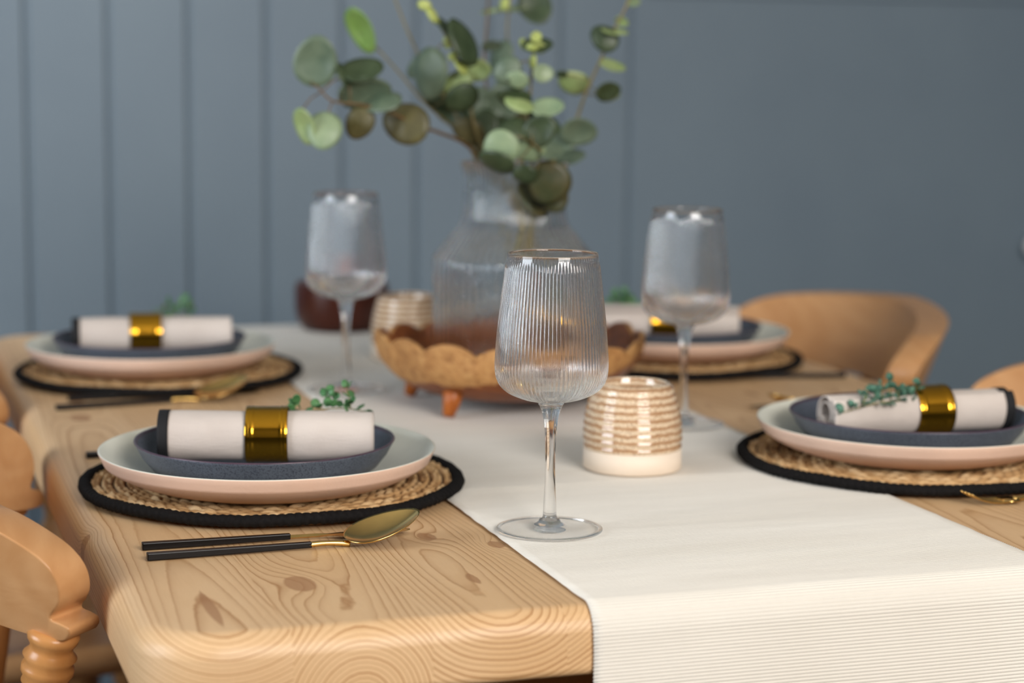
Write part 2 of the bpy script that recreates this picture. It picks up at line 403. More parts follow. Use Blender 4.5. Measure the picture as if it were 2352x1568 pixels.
def ringval(x, y, z, b):
    ax, az, sp, sl = BP[b]
    ax += .010*noise.noise(Vector((y*2.2, b*7.1, 0))); q_ = .3 if b == 0 else 1.0
    az += sl*(y+.735)+.018*q_*(noise.noise(Vector((y*1.8, b*3.3, 5)))-noise.noise(Vector((-.735*1.8, b*3.3, 5))))
    r = sqrt((x-ax)**2+(z-az)**2)/sp
    r += .7*q_*noise.noise(Vector((x*12, y*2.2, b*2.0+z*10)))*min(1, .25+abs(y+.737)*4)
    k = 0
    for kx, ky, A, sx, sy, kd in KN:
        d = ((x-kx)/sx)**2+((y-ky)/sy)**2
        if z < -.03: d += ((z+.03)/.02)**2
        if d < 12:
            r += A*exp(-d*.8)
            if kd: k = max(k, exp(-d*1.6))
    return r+40, k
def rrect(x0, x1, y0, y1, r, n=10):
    pts = []
    for cx_, cy_, a0 in ((x1-r, y0+r, -90), (x1-r, y1-r, 0), (x0+r, y1-r, 90), (x0+r, y0+r, 180)):
        for i in range(n+1):
            a = radians(a0+90*i/n); pts.append((cx_+r*cos(a), cy_+r*sin(a)))
    return pts
table = thing('dining_table', 'solid pine dining table with rounded edges under the cream runner', 'table', (0, 0, 0))
bm = bmesh.new(); loops = []
pf = [(.006, -TT)]+[(.006-.006*sin(radians(a)), -TT+.006-.006*cos(radians(a))) for a in (30, 60, 90)]+[(0, -.034), (0, -.024)]
pf += [(.019-.019*cos(radians(a)), -.019+.019*sin(radians(a))) for a in (12, 24, 36, 48, 60, 72, 82, 90)]
for d, z in pf:
    loops.append([bm.verts.new((x, y, z)) for x, y in rrect(TX0+d, TX1-d, TY0+d, TY1-d, .058-d, 12)])
for a, c in zip(loops, loops[1:]):
    n = len(a)
    for i in range(n): bm.faces.new((a[i], a[(i+1) % n], c[(i+1) % n], c[i]))
bm.faces.new(loops[-1]); bm.faces.new(list(reversed(loops[0])))
def cut(co, no):
    bmesh.ops.bisect_plane(bm, geom=list(bm.verts)+list(bm.edges)+list(bm.faces), plane_co=co, plane_no=no, dist=1e-6)
for z in [-.048+.004*i for i in range(12)]: cut((0, 0, z), (0, 0, 1))
xs = sorted(SEAMS+[TX0+.0065*i for i in range(1, 50)]+[TX0+.325+.012*i for i in range(1, 56)])
xs = [x for i, x in enumerate(xs) if x in SEAMS or all(abs(x-s) > .0012 for s in SEAMS)]
for x in xs: cut((x, 0, 0), (1, 0, 0))
y = TY0+.006
while y < TY1: cut((0, y, 0), (0, 1, 0)); y += .007 if y < -.38 else .02
bmesh.ops.recalc_face_normals(bm, faces=bm.faces)
me = bpy.data.meshes.new('tabletop'); bm.to_mesh(me); bm.free()
A1 = me.attributes.new('ring', 'FLOAT', 'CORNER'); A2 = me.attributes.new('knot', 'FLOAT', 'CORNER'); A3 = me.attributes.new('board', 'FLOAT', 'CORNER')
rv = [0.0]*len(me.loops); kv = rv[:]; bv = rv[:]
cache = {}
for p in me.polygons:
    b = board_of(p.center.x)
    for li in p.loop_indices:
        vi = me.loops[li].vertex_index
        if (vi, b) not in cache:
            co = me.vertices[vi].co; cache[(vi, b)] = ringval(co.x, co.y, co.z, b)
        rv[li], kv[li] = cache[(vi, b)]; rv[li] += b*17.3; bv[li] = (b*0.618) % 1
A1.data.foreach_set('value', rv); A2.data.foreach_set('value', kv); A3.data.foreach_set('value', bv)
top = link('tabletop', me, M['pine_top'], table); top.location = (0, 0, TZ)
def turned(prof, m, parent, name, n=32): return lathe(name, prof, m, parent, n)
legp = smooth_prof([(.001, 0), (.022, .0), (.026, .03), (.021, .06), (.028, .10), (.036, .20), (.040, .32), (.034, .42), (.026, .45), (.038, .48), (.038, .50), (.028, .52), (.030, .545), (.001, .545)], 4)
for sx in (-1, 1):
    for sy in (-1, 1):
        bm = bmesh.new(); add_box(bm, (0, 0, .622), (.078, .078, .156)); bevel_all(bm, .004)
        vs, fs = lathe_data([(r, z) for r, z in legp], 32); nb = [bm.verts.new(v) for v in vs]
        for f in fs: bm.faces.new([nb[i] for i in f])
        o = from_bm('leg', bm, M['pine'], table); o.location = (sx*.40, sy*.662, 0)
for (c, s) in (((0, -.570, .672), (.715, .022, .060)), ((0, .570, .672), (.715, .022, .060)), ((-.412, 0, .672), (.022, 1.24, .060)), ((.412, 0, .672), (.022, 1.24, .060))):
    bm = bmesh.new(); add_box(bm, c, s); bevel_all(bm, .002); from_bm('apron', bm, M['pine'], table)

# ------------------------------------------------------------------ runner
RXa, RXb = -.1855, .1855
path = []      # (y, z, arc, ny, nz, fine)
def pseg(y0, z0, y1, z1, ny, nz, step):
    L = hypot(y1-y0, z1-z0); n = max(1, int(L/step))
    for i in range(n): t = i/n; path.append((y0+(y1-y0)*t, z0+(z1-z0)*t, ny, nz))
def parc(cy, cz, r, a0, a1, step):
    n = max(4, int(abs(radians(a1-a0))*r/step))
    for i in range(n):
        a = radians(a0+(a1-a0)*i/n); path.append((cy+r*cos(a), cz+r*sin(a), cos(a), sin(a)))
e = .0012; rr_ = .019+e
pseg(TY1+e, -.26, TY1+e, -.019, 1, 0, .004)
parc(TY1-.019, -.019, rr_, 0, 90, .003)
pseg(TY1-.019, e, -.35, e, 0, 1, .004)
st = .00065
pseg(-.35, e, TY0+.019, e, 0, 1, st)
parc(TY0+.019, -.019, rr_, 90, 180, st)
pseg(TY0-e, -.019, TY0-e-.004, -.33, -1, 0, st)
path.append((TY0-e-.004, -.33, -1, 0))
vs, fs, arcs = [], [], []
s = 0; nc = 46
for i, (y, z, ny, nz) in enumerate(path):
    if i: s += hypot(y-path[i-1][0], z-path[i-1][1])
    ph = 2*pi*s/.0026
    rib = .00042*cos(ph) if i and hypot(y-path[i-1][0], z-path[i-1][1]) < .001 else 0
    for j in range(nc+1):
        t = j/nc; x = RXa+(RXb-RXa)*t
        edge = (1 if j == nc else -1 if j == 0 else 0)
        x += edge*(.0006*cos(ph)+.0010*noise.noise(Vector((s*40, edge, 0))))+.0022*noise.noise(Vector((s*2.5, 0, 4)))
        w = .0004*noise.noise(Vector((x*4, s*22, 1)))+.00025*noise.noise(Vector((x*9, s*60, 3)))
        if z < -.02: w += (.0025*sin(x*26)+.002*noise.noise(Vector((x*8, s*3, 9))))*min(1, (-z-.02)*6)
        w = max(w, -.0003)+.0004
        o_ = rib+w
        vs.append((x, y+ny*o_, z+nz*o_)); arcs.append(s)
for i in range(len(path)-1):
    for j in range(nc): a = i*(nc+1)+j; fs.append((a, a+nc+1, a+nc+2, a+1))
run = mesh('table_runner', vs, fs, M['runner'])
at = run.data.attributes.new('arc', 'FLOAT', 'POINT'); at.data.foreach_set('value', arcs)
run.location = (0, 0, TZ)
sm = run.modifiers.new('thickness', 'SOLIDIFY'); sm.thickness = .0009; sm.offset = 1
tag(run, 'cream ribbed cotton runner laid down the middle of the table and over its front edge', 'table runner')

# ------------------------------------------------------------------ placemats
def make_mat():
    root = thing('placemat', 'x', 'placemat', group='round woven placemats')
    vs, fs, hg, sr = [], [], [], []
    nt_ = 900; w = .0105; R0 = .1575; rows = []
    k = 0; r = R0
    ringsr = []
    while r > .03 and k < 13:
        m_ = 7 if r > .09 else 3
        for q in range(m_): ringsr.append((r-w*q/m_, k, q/m_))
        r -= w; k += 1
    ringsr.append((r, k, 0))
    for (r, k, v_) in ringsr:
        for i in range(nt_):
            a = 2*pi*i/nt_
            L = .0125; u = a*(R0-w*k)/L
            u = u*round(2*pi*(R0-w*k)/L)/(2*pi*(R0-w*k)/L)
            side = 1 if v_ < .5 else -1
            ph = u+side*(v_-.5)*1.1+(.5 if side > 0 else 0)
            dome = sqrt(max(0, 1-(2*v_-1)**2))
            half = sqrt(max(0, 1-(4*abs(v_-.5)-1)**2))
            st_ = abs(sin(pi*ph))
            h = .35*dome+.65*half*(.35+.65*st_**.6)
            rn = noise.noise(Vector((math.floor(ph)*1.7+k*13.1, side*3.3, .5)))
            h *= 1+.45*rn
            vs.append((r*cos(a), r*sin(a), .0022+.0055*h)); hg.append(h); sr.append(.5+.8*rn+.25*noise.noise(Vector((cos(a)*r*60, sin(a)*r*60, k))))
    nr = len(ringsr)
    for i in range(nr-1):
        for j in range(nt_):
            j2 = (j+1) % nt_; fs.append((i*nt_+j, (i+1)*nt_+j, (i+1)*nt_+j2, i*nt_+j2))
    fs.append(tuple((nr-1)*nt_+j for j in reversed(range(nt_)))[::-1])
    base = len(vs)
    for j in range(nt_): a = 2*pi*j/nt_; vs.append((R0*cos(a), R0*sin(a), 0)); hg.append(0); sr.append(.3)
    for j in range(nt_): j2 = (j+1) % nt_; fs.append((j, j2, base+j2, base+j))
    fs.append(tuple(base+j for j in range(nt_)))
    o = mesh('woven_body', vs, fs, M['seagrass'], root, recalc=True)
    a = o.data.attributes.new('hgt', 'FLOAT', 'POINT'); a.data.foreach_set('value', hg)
    a = o.data.attributes.new('strand', 'FLOAT', 'POINT'); a.data.foreach_set('value', sr)
    vs, fs = [], []; n1, n2 = 1100, 12
    for i in range(n1):
        a = 2*pi*i/n1
        for j in range(n2):
            q = 2*pi*j/n2
            rr = .0055*(1+.08*sin(a*150+q*2)+.04*sin(a*37))
            wz = .0006*sin(a*7)
            vs.append(((.1600+rr*1.05*cos(q))*cos(a), (.1600+rr*1.05*cos(q))*sin(a), max(.0002, .0052+rr*.9*sin(q)+wz)))
    for i in range(n1):
        for j in range(n2):
            fs.append((i*n2+j, ((i+1) % n1)*n2+j, ((i+1) % n1)*n2+(j+1) % n2, i*n2+(j+1) % n2))
    o = mesh('trim', vs, fs, M['black_cord'], root, recalc=True); o['label'] = 'black cord edging'
    return root
# ------------------------------------------------------------------ plates
def make_dinner():
    outer = [(0, .0015), (.082, .0015), (.084, 0), (.092, 0), (.096, .0012), (.108, .0042), (.120, .0085), (.130, .0135), (.1365, .0180), (.1378, .0192), (.1385, .0205), (.1405, .0250), (.1424, .0290), (.1424, .0300), (.1414, .0304)]
    inner = [(.1414, .0304), (.1400, .0298), (.137, .0272), (.128, .0205), (.116, .0140), (.100, .0092), (.08, .0070), (.04, .0062), (0, .0060)]
    root = lathe('dinner_plate', [outer[0], outer[1]]+outer[2:]+inner[1:], [M['pink_clay'], M['celadon']], None, 160)
    for p in root.data.polygons:
        c = p.center; r = hypot(c.x, c.y)
        if p.normal.z > .2: p.material_index = 1
    tag(root, 'x', 'plate', 'pink clay dinner plates with pale glaze')
    return root
def wobble(a, i, r, z): return r*(1+.004*sin(3*a+.4)+.003*sin(5*a+2))
def make_small():
    outer = [(0, .0012), (.058, .0012), (.060, 0), (.068, 0), (.071, .0012), (.085, .0030), (.096, .0085), (.104, .0185), (.1092, .0282)]
    rim = [(.1104, .0300), (.1098, .0312), (.1082, .0306)]
    inner = [(.1070, .0288), (.1030, .0205), (.097, .0120), (.090, .0076), (.078, .0056), (.055, .0050), (.03, .0048), (0, .0046)]
    root = lathe('side_plate', outer+rim+inner, M['slate'], None, 160, wobble)
    me = root.data; me.materials.append(M['slate_rim'])
    for p in me.polygons:
        if p.center.z > .0292: p.material_index = 1
    tag(root, 'x', 'plate', 'slate blue speckled side plates')
    return root
# ------------------------------------------------------------------ napkin: a rolled cloth (spiral) with black hem
def spiral_strip(x0, x1, nx, seed, ring_x, r_out=.0236, turns=2.6, extra=0.0, x_in=None):
    vs, fs = [], []; nt_ = 120
    for i in range(nx+1):
        x = x0+(x1-x0)*i/nx
        d = abs(x-ring_x); sq = .0215-(.0215-.0203)*exp(-(d/.02)**2)
        sc = sq/.0215*(1+.05*noise.noise(Vector((x*14, seed, 0))))*(1.0-.06*(x > ring_x)*min(1, d*10))
        for j in range(nt_+1):
            t = j/nt_; a = 2*pi*turns*t
            r = (r_out*(1-.60*(1-t)))*sc+extra
            r *= 1+.05*noise.noise(Vector((x*18+seed, cos(a)*1.2, sin(a)*1.2)))*t
            aa = a+seed+.6
            lift = .0
            y = r*cos(aa); z = r*sin(aa)*.97
            vs.append((x, y, z+lift))
    m_ = nt_+1
    for i in range(nx):
        for j in range(nt_): a = i*m_+j; fs.append((a, a+1, a+m_+1, a+m_))
    return vs, fs
def make_napkin(seed, length=.188, ring_x=0.0):
    root = thing('napkin', 'x', 'napkin', group='rolled cream linen napkins')
    h = length/2
    vs, fs = spiral_strip(-h+.007, h, 60, seed, ring_x); o = mesh('cloth', vs, fs, M['linen'], root)
    s_ = o.modifiers.new('t', 'SOLIDIFY'); s_.thickness = .0012; s_.offset = -1
    vs, fs = spiral_strip(-h-.001, -h+.008, 4, seed, ring_x, .0240); o = mesh('hem', vs, fs, M['black_hem'], root); o['label'] = 'black stitched hem'
    s_ = o.modifiers.new('t', 'SOLIDIFY'); s_.thickness = .0018; s_.offset = -.6
    return root
def make_ring():
    pr = []
    for x in [i*.001 for i in range(0, 37)]:
        r = .0241
        for c in (.0025, .0055, (.0305), .0335): r += .0005*exp(-((x-c)/.0008)**2)
        pr.append((r, x-.018))
    prof = pr+[(.0233, .018), (.0232, .0), (.0233, -.018)]
    root = lathe('napkin_ring', prof, M['gold'], None, 96, close=True)
    root.data.transform(Matrix.Rotation(pi/2, 4, 'Y'))
    tag(root, 'x', 'napkin ring', 'gold napkin rings')
    return root
# ------------------------------------------------------------------ cutlery (handle end at -x, tip at +x, length about .21)
def handle(root, L=.125):
    bm = bmesh.new(); vs = add_box(bm, (-.105+L/2, 0, .0034), (L, .0066, .0056))
    for v in vs:
        if v.co.x > -.05: v.co.y *= .72; v.co.z = .0034+(v.co.z-.0034)*.8+.0003
    bevel_all(bm, .0007, 2); o = from_bm('handle', bm, M['black_handle'], root, False); o['label'] = 'black handle'
def make_knife():
    root = thing('knife', 'x', 'knife', group='gold knives with black handles'); handle(root, .114)
    bm = bmesh.new()
    prof = [(.008, .0022, .0), (.018, .0020, .0), (.030, .0020, .0), (.040, .0032, -.001), (.050, .0062, -.002), (.070, .0072, -.002), (.090, .0062, -.0012), (.100, .0042, .0), (.105, .0012, .001)]
    rings = []
    for x, hw, off in prof:
        th = .0016 if x < .04 else .0007
        rings.append([bm.verts.new((x, off-hw, .0030)), bm.verts.new((x, off+hw*.2, .0030+th)), bm.verts.new((x, off+hw, .0030+th*.8)), bm.verts.new((x, off+hw*.2, .0030-th))])
    for a, b in zip(rings, rings[1:]):
        for k in range(4): bm.faces.new((a[k], a[(k+1) % 4], b[(k+1) % 4], b[k]))
    bm.faces.new(rings[0]); bm.faces.new(rings[-1])
    from_bm('blade', bm, M['brushed_gold'], root, False); return root
def make_spoon(raise_=.015):
    root = thing('spoon', 'x', 'spoon', group='gold spoons with black handles'); handle(root)
    bm = bmesh.new(); add_tube(bm, catmull([(.018, 0, .0036), (.030, 0, .0040), (.042, 0, .0032), (.050, 0, .0020)], 6), lambda t: .0021+.0008*abs(t-.4), 10)
    from_bm('neck', bm, M['brushed_gold'], root)
    vs, fs = [], []; nu, nv = 20, 28
    cx_, L_, W_ = .0755, .030, .0215
    for s_ in (0, 1):
        for i in range(nu+1):
            r = i/nu
            for j in range(nv):
                a = 2*pi*j/nv; x = cx_+L_*r*cos(a); y = W_*r*sin(a)*(1-.16*cos(a))
                t = (x-(cx_-L_))/(2*L_)
                z = .0018+raise_*t**1.25+.0075*r**2.3*(.9)-.0*t-.0068*(1-t)*.3
                z += y*.16
                vs.append((x, y, max(.0006, z+.0012)-(.0009 if s_ and i < nu else 0)))
    m_ = (nu+1)*nv
    for s_ in (0, 1):
        for i in range(nu):
            for j in range(nv):
                j2 = (j+1) % nv; q = (s_*m_+i*nv+j, s_*m_+(i+1)*nv+j, s_*m_+(i+1)*nv+j2, s_*m_+i*nv+j2)
                fs.append(q if not s_ else q[::-1])
    for j in range(nv): j2 = (j+1) % nv; fs.append((nu*nv+j, nu*nv+j2, m_+nu*nv+j2, m_+nu*nv+j))
    o = mesh('spoon_bowl', vs, fs, M['brushed_gold'], root)
    bm = bmesh.new(); bm.from_mesh(o.data); bmesh.ops.remove_doubles(bm, verts=bm.verts, dist=1e-5); bmesh.ops.recalc_face_normals(bm, faces=bm.faces); bm.to_mesh(o.data); bm.free()
    return root
def make_fork():
    root = thing('fork', 'x', 'fork', group='gold forks with black handles'); handle(root)
    bm = bmesh.new()
    add_tube(bm, catmull([(.018, 0, .0036), (.032, 0, .0044), (.046, 0, .0034), (.056, 0, .0028)], 5), lambda t: .0020+.001*t, 8)
    vs = add_box(bm, (.061, 0, .0028), (.014, .018, .0018))
    from_bm('neck', bm, M['brushed_gold'], root)
    for k in range(4):
        y = -.0078+.0052*k
        bm = bmesh.new(); add_tube(bm, catmull([(.066, y, .0028), (.078, y, .0030), (.092, y, .0060), (.104, y, .0120)], 5), lambda t: .0013-.0006*t, 8)
        from_bm('tine', bm, M['brushed_gold'], root)
    return root
# ------------------------------------------------------------------ herb sprig
def leaf_disc(bm, c, u, w, L, Wd, cup=.12, nr=3, na=14, thick=0.0):
    c = Vector(c); u = Vector(u).normalized(); w = Vector(w); w = (w-u*w.dot(u)).normalized(); n = u.cross(w)
    cv = bm.verts.new(c-n*cup*L*.5); prev = None
    for i in range(1, nr+1):
        r = i/nr; ring = []
        for j in range(na):
            a = 2*pi*j/na; x = cos(a); y = sin(a)
            px = x*L*.5*r; py = y*Wd*.5*r*(1-.12*x)
            zz = cup*L*(r*r*.6*abs(y)-.5)+.08*L*x*x*r
            ring.append(bm.verts.new(c+u*px+w*py+n*zz))
        for j in range(na):
            j2 = (j+1) % na
            if prev is None: bm.faces.new((cv, ring[j], ring[j2]))
            else: bm.faces.new((prev[j], ring[j], ring[j2], prev[j2]))
        prev = ring
def make_sprig(seed, pts, mat, nside=9, ls=.009, branch=3):
    rnd = random.Random(seed)
    root = thing('herb_sprig', 'x', 'herb sprig', group='green herb sprigs tucked into the napkin rings')
    bs = bmesh.new(); bl = bmesh.new(); main = catmull(pts, 8)
    def leaves(path_, n, size):
        m_ = len(path_)-1
        for i in range(n):
            t = (i+1)/n; k = min(m_, int(t*m_)); p = path_[k]; d = (path_[k]-path_[max(k-1, 0)]).normalized()
            for s_ in (-1, 1):
                side = Vector((rnd.uniform(-.6, .6), s_*rnd.uniform(.3, 1), rnd.uniform(-.1, 1.1))).normalized()
                c = p+side*size*.75
                leaf_disc(bl, c, side+d*.4, Vector((rnd.uniform(-1, 1), rnd.uniform(-1, 1), rnd.uniform(-.4, .4))), size*rnd.uniform(.75, 1.1), size*rnd.uniform(.6, .9), .15, 2, 10)
    add_tube(bs, main, lambda t: .0008-.0004*t, 6)
    leaves(main, nside, ls)
    for b in range(branch):
        k = int((.2+.6*b/max(1, branch-1))*(len(main)-1)); p = main[k]
        e_ = p+Vector((rnd.uniform(-.006, .018), rnd.uniform(-.01, .01), rnd.uniform(.008, .018)))
        br = catmull([p, (p+e_)/2+Vector((0, 0, .002)), e_], 4); add_tube(bs, br, .0005, 5); leaves(br, 3, ls)
    o = from_bm('stem', bs, M['herb_stem'], root)
    o = from_bm('foliage', bl, mat, root, normals=False); sm_ = o.modifiers.new('t', 'SOLIDIFY'); sm_.thickness = .0004
    return root

mat0 = make_mat(); din0 = make_dinner(); sml0 = make_small(); ring0 = make_ring(); kn0 = make_knife(); sp0 = make_spoon(); fk0 = make_fork()
first = set()
def put(src, loc, rz, label):
    o = src if src.name not in first else copy_tree(src)
    first.add(src.name); return place(o, loc, rz, label)
# key, mat centre, plate centre, napkin centre, napkin angle, ring offset along the napkin
sets = [
 ((-.316, -.293), (-.3255, -.318), (-.3245, -.312), -15.0, 0.0,
  ['round straw placemat with black cord edging, nearest the camera, in front of the left chair', 'wide pink clay plate with pale glaze, nearest the camera on the left', 'slate blue side plate nearest the camera on the left, under the sharpest napkin',
   'rolled cream napkin nearest the camera on the left, black hem at its left end', 'sharpest gold napkin ring, on the napkin at front left']),
 ((-.320, .350), (-.330, .342), (-.328, .348), -6.0, -.008,
  ['blurred round straw placemat at the far left in front of the grey panelling', 'blurred pink clay plate at the far left in front of the grey panelling', 'blurred dark side plate at the far left in front of the grey panelling',
   'blurred rolled cream napkin at the far left in front of the grey panelling', 'blurred gold napkin ring at the far left, bright band across it']),
 ((.282, -.342), (.276, -.343), (.275, -.352), -1.8+180, -.012,
  ['round straw placemat at the right edge of the photo, lying partly on the runner', 'pink clay plate with pale glaze cut by the right edge of the photo', 'slate blue side plate with plum rim at the right edge of the photo',
   'rolled cream napkin at right with its black hem at the right end', 'gold napkin ring at right with two bright spots']),
 ((.300, .305), (.304, .300), (.288, .290), -18.0, 0.0,
  ['blurred straw placemat at far right beneath the plate behind the stemmed glass', 'blurred pink clay plate at far right, in front of the curved chair rail', 'blurred dark side plate at far right, in front of the curved chair rail',
   'blurred cream napkin at far right, seen partly through a wine glass', 'dark gold napkin ring at far right, half hidden behind a wine glass'])]
for i, (mc, pc, ncn, na, rx, lb) in enumerate(sets):
    rot = i*1.3
    put(mat0, (mc[0], mc[1], TZ+.0030), rot, lb[0])
    put(din0, (pc[0], pc[1], TZ+.0030+.0092), rot, lb[1])
    put(sml0, (pc[0]-.003, pc[1]-.002, TZ+.0030+.0092+.0070), rot, lb[2])
    nz = TZ+.0516
    nap = make_napkin(1.3*i+.2, .181, rx)
    place(nap, (ncn[0], ncn[1], nz), radians(na), lb[3])
    c = Vector((rx*cos(radians(na)), rx*sin(radians(na))))
    put(ring0, (ncn[0]+c.x, ncn[1]+c.y, nz), radians(na), lb[4])
def rad(a): return radians(a)
put(kn0, (-.351, -.4865, TZ), rad(-.2), 'gold knife with black handle lying behind the sharp spoon at front left')
put(sp0, (-.352, -.5175, TZ), rad(1.2), 'gold spoon with black handle, sharp, in front of the nearest place setting')
put(fk0, (-.352, -.115, TZ), rad(2), 'fork mostly hidden behind the front left plate, black handle end showing')
put(kn0, (-.335, .2035, TZ), rad(0), 'blurred gold knife with black handle in front of the far left plate')
put(sp0, (-.354, .162, TZ), rad(6.5), 'blurred gold spoon with black handle in front of the far left plate')
put(fk0, (.335, -.513, TZ), rad(184), 'gold fork at the right edge of the photo, tines toward the runner')
put(kn0, (.360, -.035, TZ), rad(178), 'gold knife tip showing behind the right hand plate')
put(sp0, (.362, -.075, TZ), rad(181), 'gold spoon behind the right hand plate')
put(fk0, (.355, .157, TZ), rad(170), 'blurred fork with black handle in front of the far right placemat')
def sprig(seed, pts, mat, label, **k):
    o = make_sprig(seed, pts, mat, **k); o.location = (0, 0, TZ); o['label'] = label
sprig(1, [(-.318, -.292, .052), (-.298, -.278, .062), (-.272, -.279, .065), (-.248, -.286, .066), (-.228, -.293, .062)], M['herb'], 'green herb sprig tucked in the nearest gold napkin ring', nside=10, ls=.0095)
sprig(5, [(.268, -.366, .062), (.246, -.370, .065), (.220, -.374, .064), (.188, -.376, .058)], M['herb_blue'], 'bluish green herb sprig over the napkin at right', nside=11, ls=.0082, branch=6)
sprig(8, [(-.330, .36, .062), (-.315, .37, .068), (-.295, .372, .070), (-.278, .372, .068)], M['herb'], 'blurred herb sprig behind the far left napkin', nside=7, ls=.009)
sprig(9, [(.288, .300, .062), (.265, .315, .069), (.245, .320, .072), (.222, .322, .072)], M['herb'], 'blurred dark herb sprig behind the far right napkin', nside=8, ls=.010)

# ------------------------------------------------------------------ wine glasses
def make_glass():
    n = 672; H = .2195
    root = thing('wine_glass', 'x', 'wine glass', group='clear ribbed wine glasses')
    out = smooth_prof([(.012, .1032), (.020, .1045), (.027, .1068), (.0345, .1105), (.0400, .1155), (.0430, .122), (.0441, .130), (.0438, .140), (.0423, .160), (.0401, .180), (.0371, .205), (.0352, H-.0008)], 8)
    def rf(a, i, r, z):
        k = max(0, min(1, (z-.104)/.005))*max(0, min(1, (H-.006-z)/.006)); return r+.00045*k*(abs(cos(a*42))*2-1)
    top = [(.0350, H), (.0347, H-.0002)]
    inn = smooth_prof([(.0345, H-.002), (.0362, .205), (.0391, .180), (.0413, .160), (.0427, .140), (.0429, .131), (.0415, .123), (.038, .1165), (.032, .1115), (.022, .1075), (.010, .1060), (0, .1057)], 7)
    foot = smooth_prof([(0, .0), (.030, .0002), (.0405, .0004), (.0418, .0012), (.0405, .0020), (.028, .0026), (.014, .0042), (.0088, .0068)], 5)
    st_ = smooth_prof([(.0080, .0086), (.0056, .0110), (.0050, .020), (.0041, .040), (.0039, .055), (.0045, .076), (.0058, .088), (.0078, .0965), (.0100, .1010)], 5)
    bowl_prof = [(.0, .1016), (.0102, .1016), (.0112, .1026)]+out[1:]+top+inn
    lathe('bowl', bowl_prof, M['glass'], root, n, rf)
    lathe('stem', [(0, .0088)]+st_+[(.0102, .1015), (0, .1015)], M['glass'], root, 96)
    fo = lathe('foot', foot+[(.0082, .0086), (0, .0086)], [M['glass_foot'], M['glass']], root, 96)
    for p in fo.data.polygons:
        r = hypot(p.center.x, p.center.y)
        if r > .0392 or r < .0125: p.material_index = 1
    return root
g0_ = make_glass()
for i, (x, y, lab) in enumerate([(-.1408, -.519, 'sharp ribbed wine glass in the foreground at the centre of the photo'), (-.138, .181, 'blurred wine glass at left, in front of the dark red pot'), (.1438, -.1136, 'blurred wine glass at right, behind the beige candle holder')]):
    o = g0_ if i == 0 else copy_tree(g0_)
    place(o, (x, y, TZ+.0034), i*.7, lab)

# ------------------------------------------------------------------ candle holders
def make_holder():
    root = thing('candle_holder', 'x', 'candle holder', group='beige ridged candle holders')
    zs = [i*.0006 for i in range(0, 131)]
    def R(z):
        t = z/.078
        return .0452*(1-.015*(1-t)) if t < .35 else .0452-.0100*((t-.35)/.65)**2.0
    body = []
    for z in zs:
        if z < .0190: continue
        r = R(z)+.00032*sin(2*pi*z/.0066)
        if z > .0745: r -= ((z-.0745)/.0035)**2*.002
        body.append((r, z))
    inner = [(body[-1][0]-.0016, .0785), (body[-1][0]-.0035, .0775)]+[(R(z)-.004, z) for z in (.06, .04, .0225)]
    lathe('glazed_body', body+inner, M['oatmeal'], root, 128, close=True)
    lathe('base', [(0, 0), (.043, 0), (.0448, .0015), (R(.019), .0189), (R(.019)-.004, .0200), (R(.019)-.0045, .0055), (0, .005)], M['bisque'], root, 128)['label'] = 'bare cream clay base'
    return root
h0_ = make_holder()
place(h0_, (.013, -.305, TZ+.0034), 0, 'beige ridged ceramic candle holder on the runner beside the sharp wine glass')
place(copy_tree(h0_), (-.008, .40, TZ+.0034), 1, 'blurred beige ridged candle holder behind the carved wooden bowl')

# ------------------------------------------------------------------ carved bowl on peg legs
BX, BY = .014, .058
bowl = thing('wooden_bowl', 'carved wooden bowl with wavy live edge on peg legs, holding the vase', 'bowl', (BX, BY, TZ+.001))
def rimz(a):
    return .0690+.0110*abs(sin(a*7.5+.3))**.8+.003*sin(a*2+.5)
NA = 256
prof_o = [(0, .0140), (.05, .0140), (.082, .0160), (.105, .0225), (.123, .034), (.1355, .048), (.1422, .063), (.1455, 1.0)]
prof_i = [(.1395, 1.0), (.1345, .061), (.125, .049), (.109, .0375), (.088, .0305), (.05, .0285), (0, .0285)]
def band_z(a):
    d = abs((math.degrees(a)-225+180) % 360-180)
    return .038+.004*sin(a*3+1)+.002*sin(a*9)+.026*max(0, min(1, (d-55)/40))
vs, fs, mi = [], [], []
rows = []
po = smooth_prof([(r, z if z < 1 else .078) for r, z in prof_o], 5); pi_ = smooth_prof([(r, z if z < 1 else .078) for r, z in prof_i], 5)
allp = [(r, z, 0) for r, z in po]+[(r, z, 1) for r, z in pi_]
for r, z, s_ in allp:
    for k in range(NA):
        a = 2*pi*k/NA; rz = rimz(a)
        zz = z if z < .045 else .045+(z-.045)/(.078-.045)*(rz-.045)
        ww = 1+.02*noise.noise(Vector((cos(a)*2, sin(a)*2, z*20)))*(z > .03)
        lump = .0016*noise.noise(Vector((cos(a)*9, sin(a)*9, z*60))) if z > .04 else 0
        vs.append(((r*ww+lump)*cos(a), (r*ww+lump)*sin(a), zz))
for i in range(len(allp)-1):
    for k in range(NA):
        k2 = (k+1) % NA; fs.append((i*NA+k, i*NA+k2, (i+1)*NA+k2, (i+1)*NA+k))
me = bpy.data.meshes.new('bowl_body'); me.from_pydata(vs, [], fs)
o = link('bowl_body', me, [M['teak'], M['live_edge']], bowl)
for p in me.polygons:
    i = p.vertices[0]//NA; a = atan2(p.center.y, p.center.x)
    outside = i < len(po)
    if p.center.z > band_z(a) and (outside or False): p.material_index = 1
bm = bmesh.new(); bm.from_mesh(me); bmesh.ops.remove_doubles(bm, verts=bm.verts, dist=1e-6); bmesh.ops.recalc_face_normals(bm, faces=bm.faces); bm.to_mesh(me); bm.free()
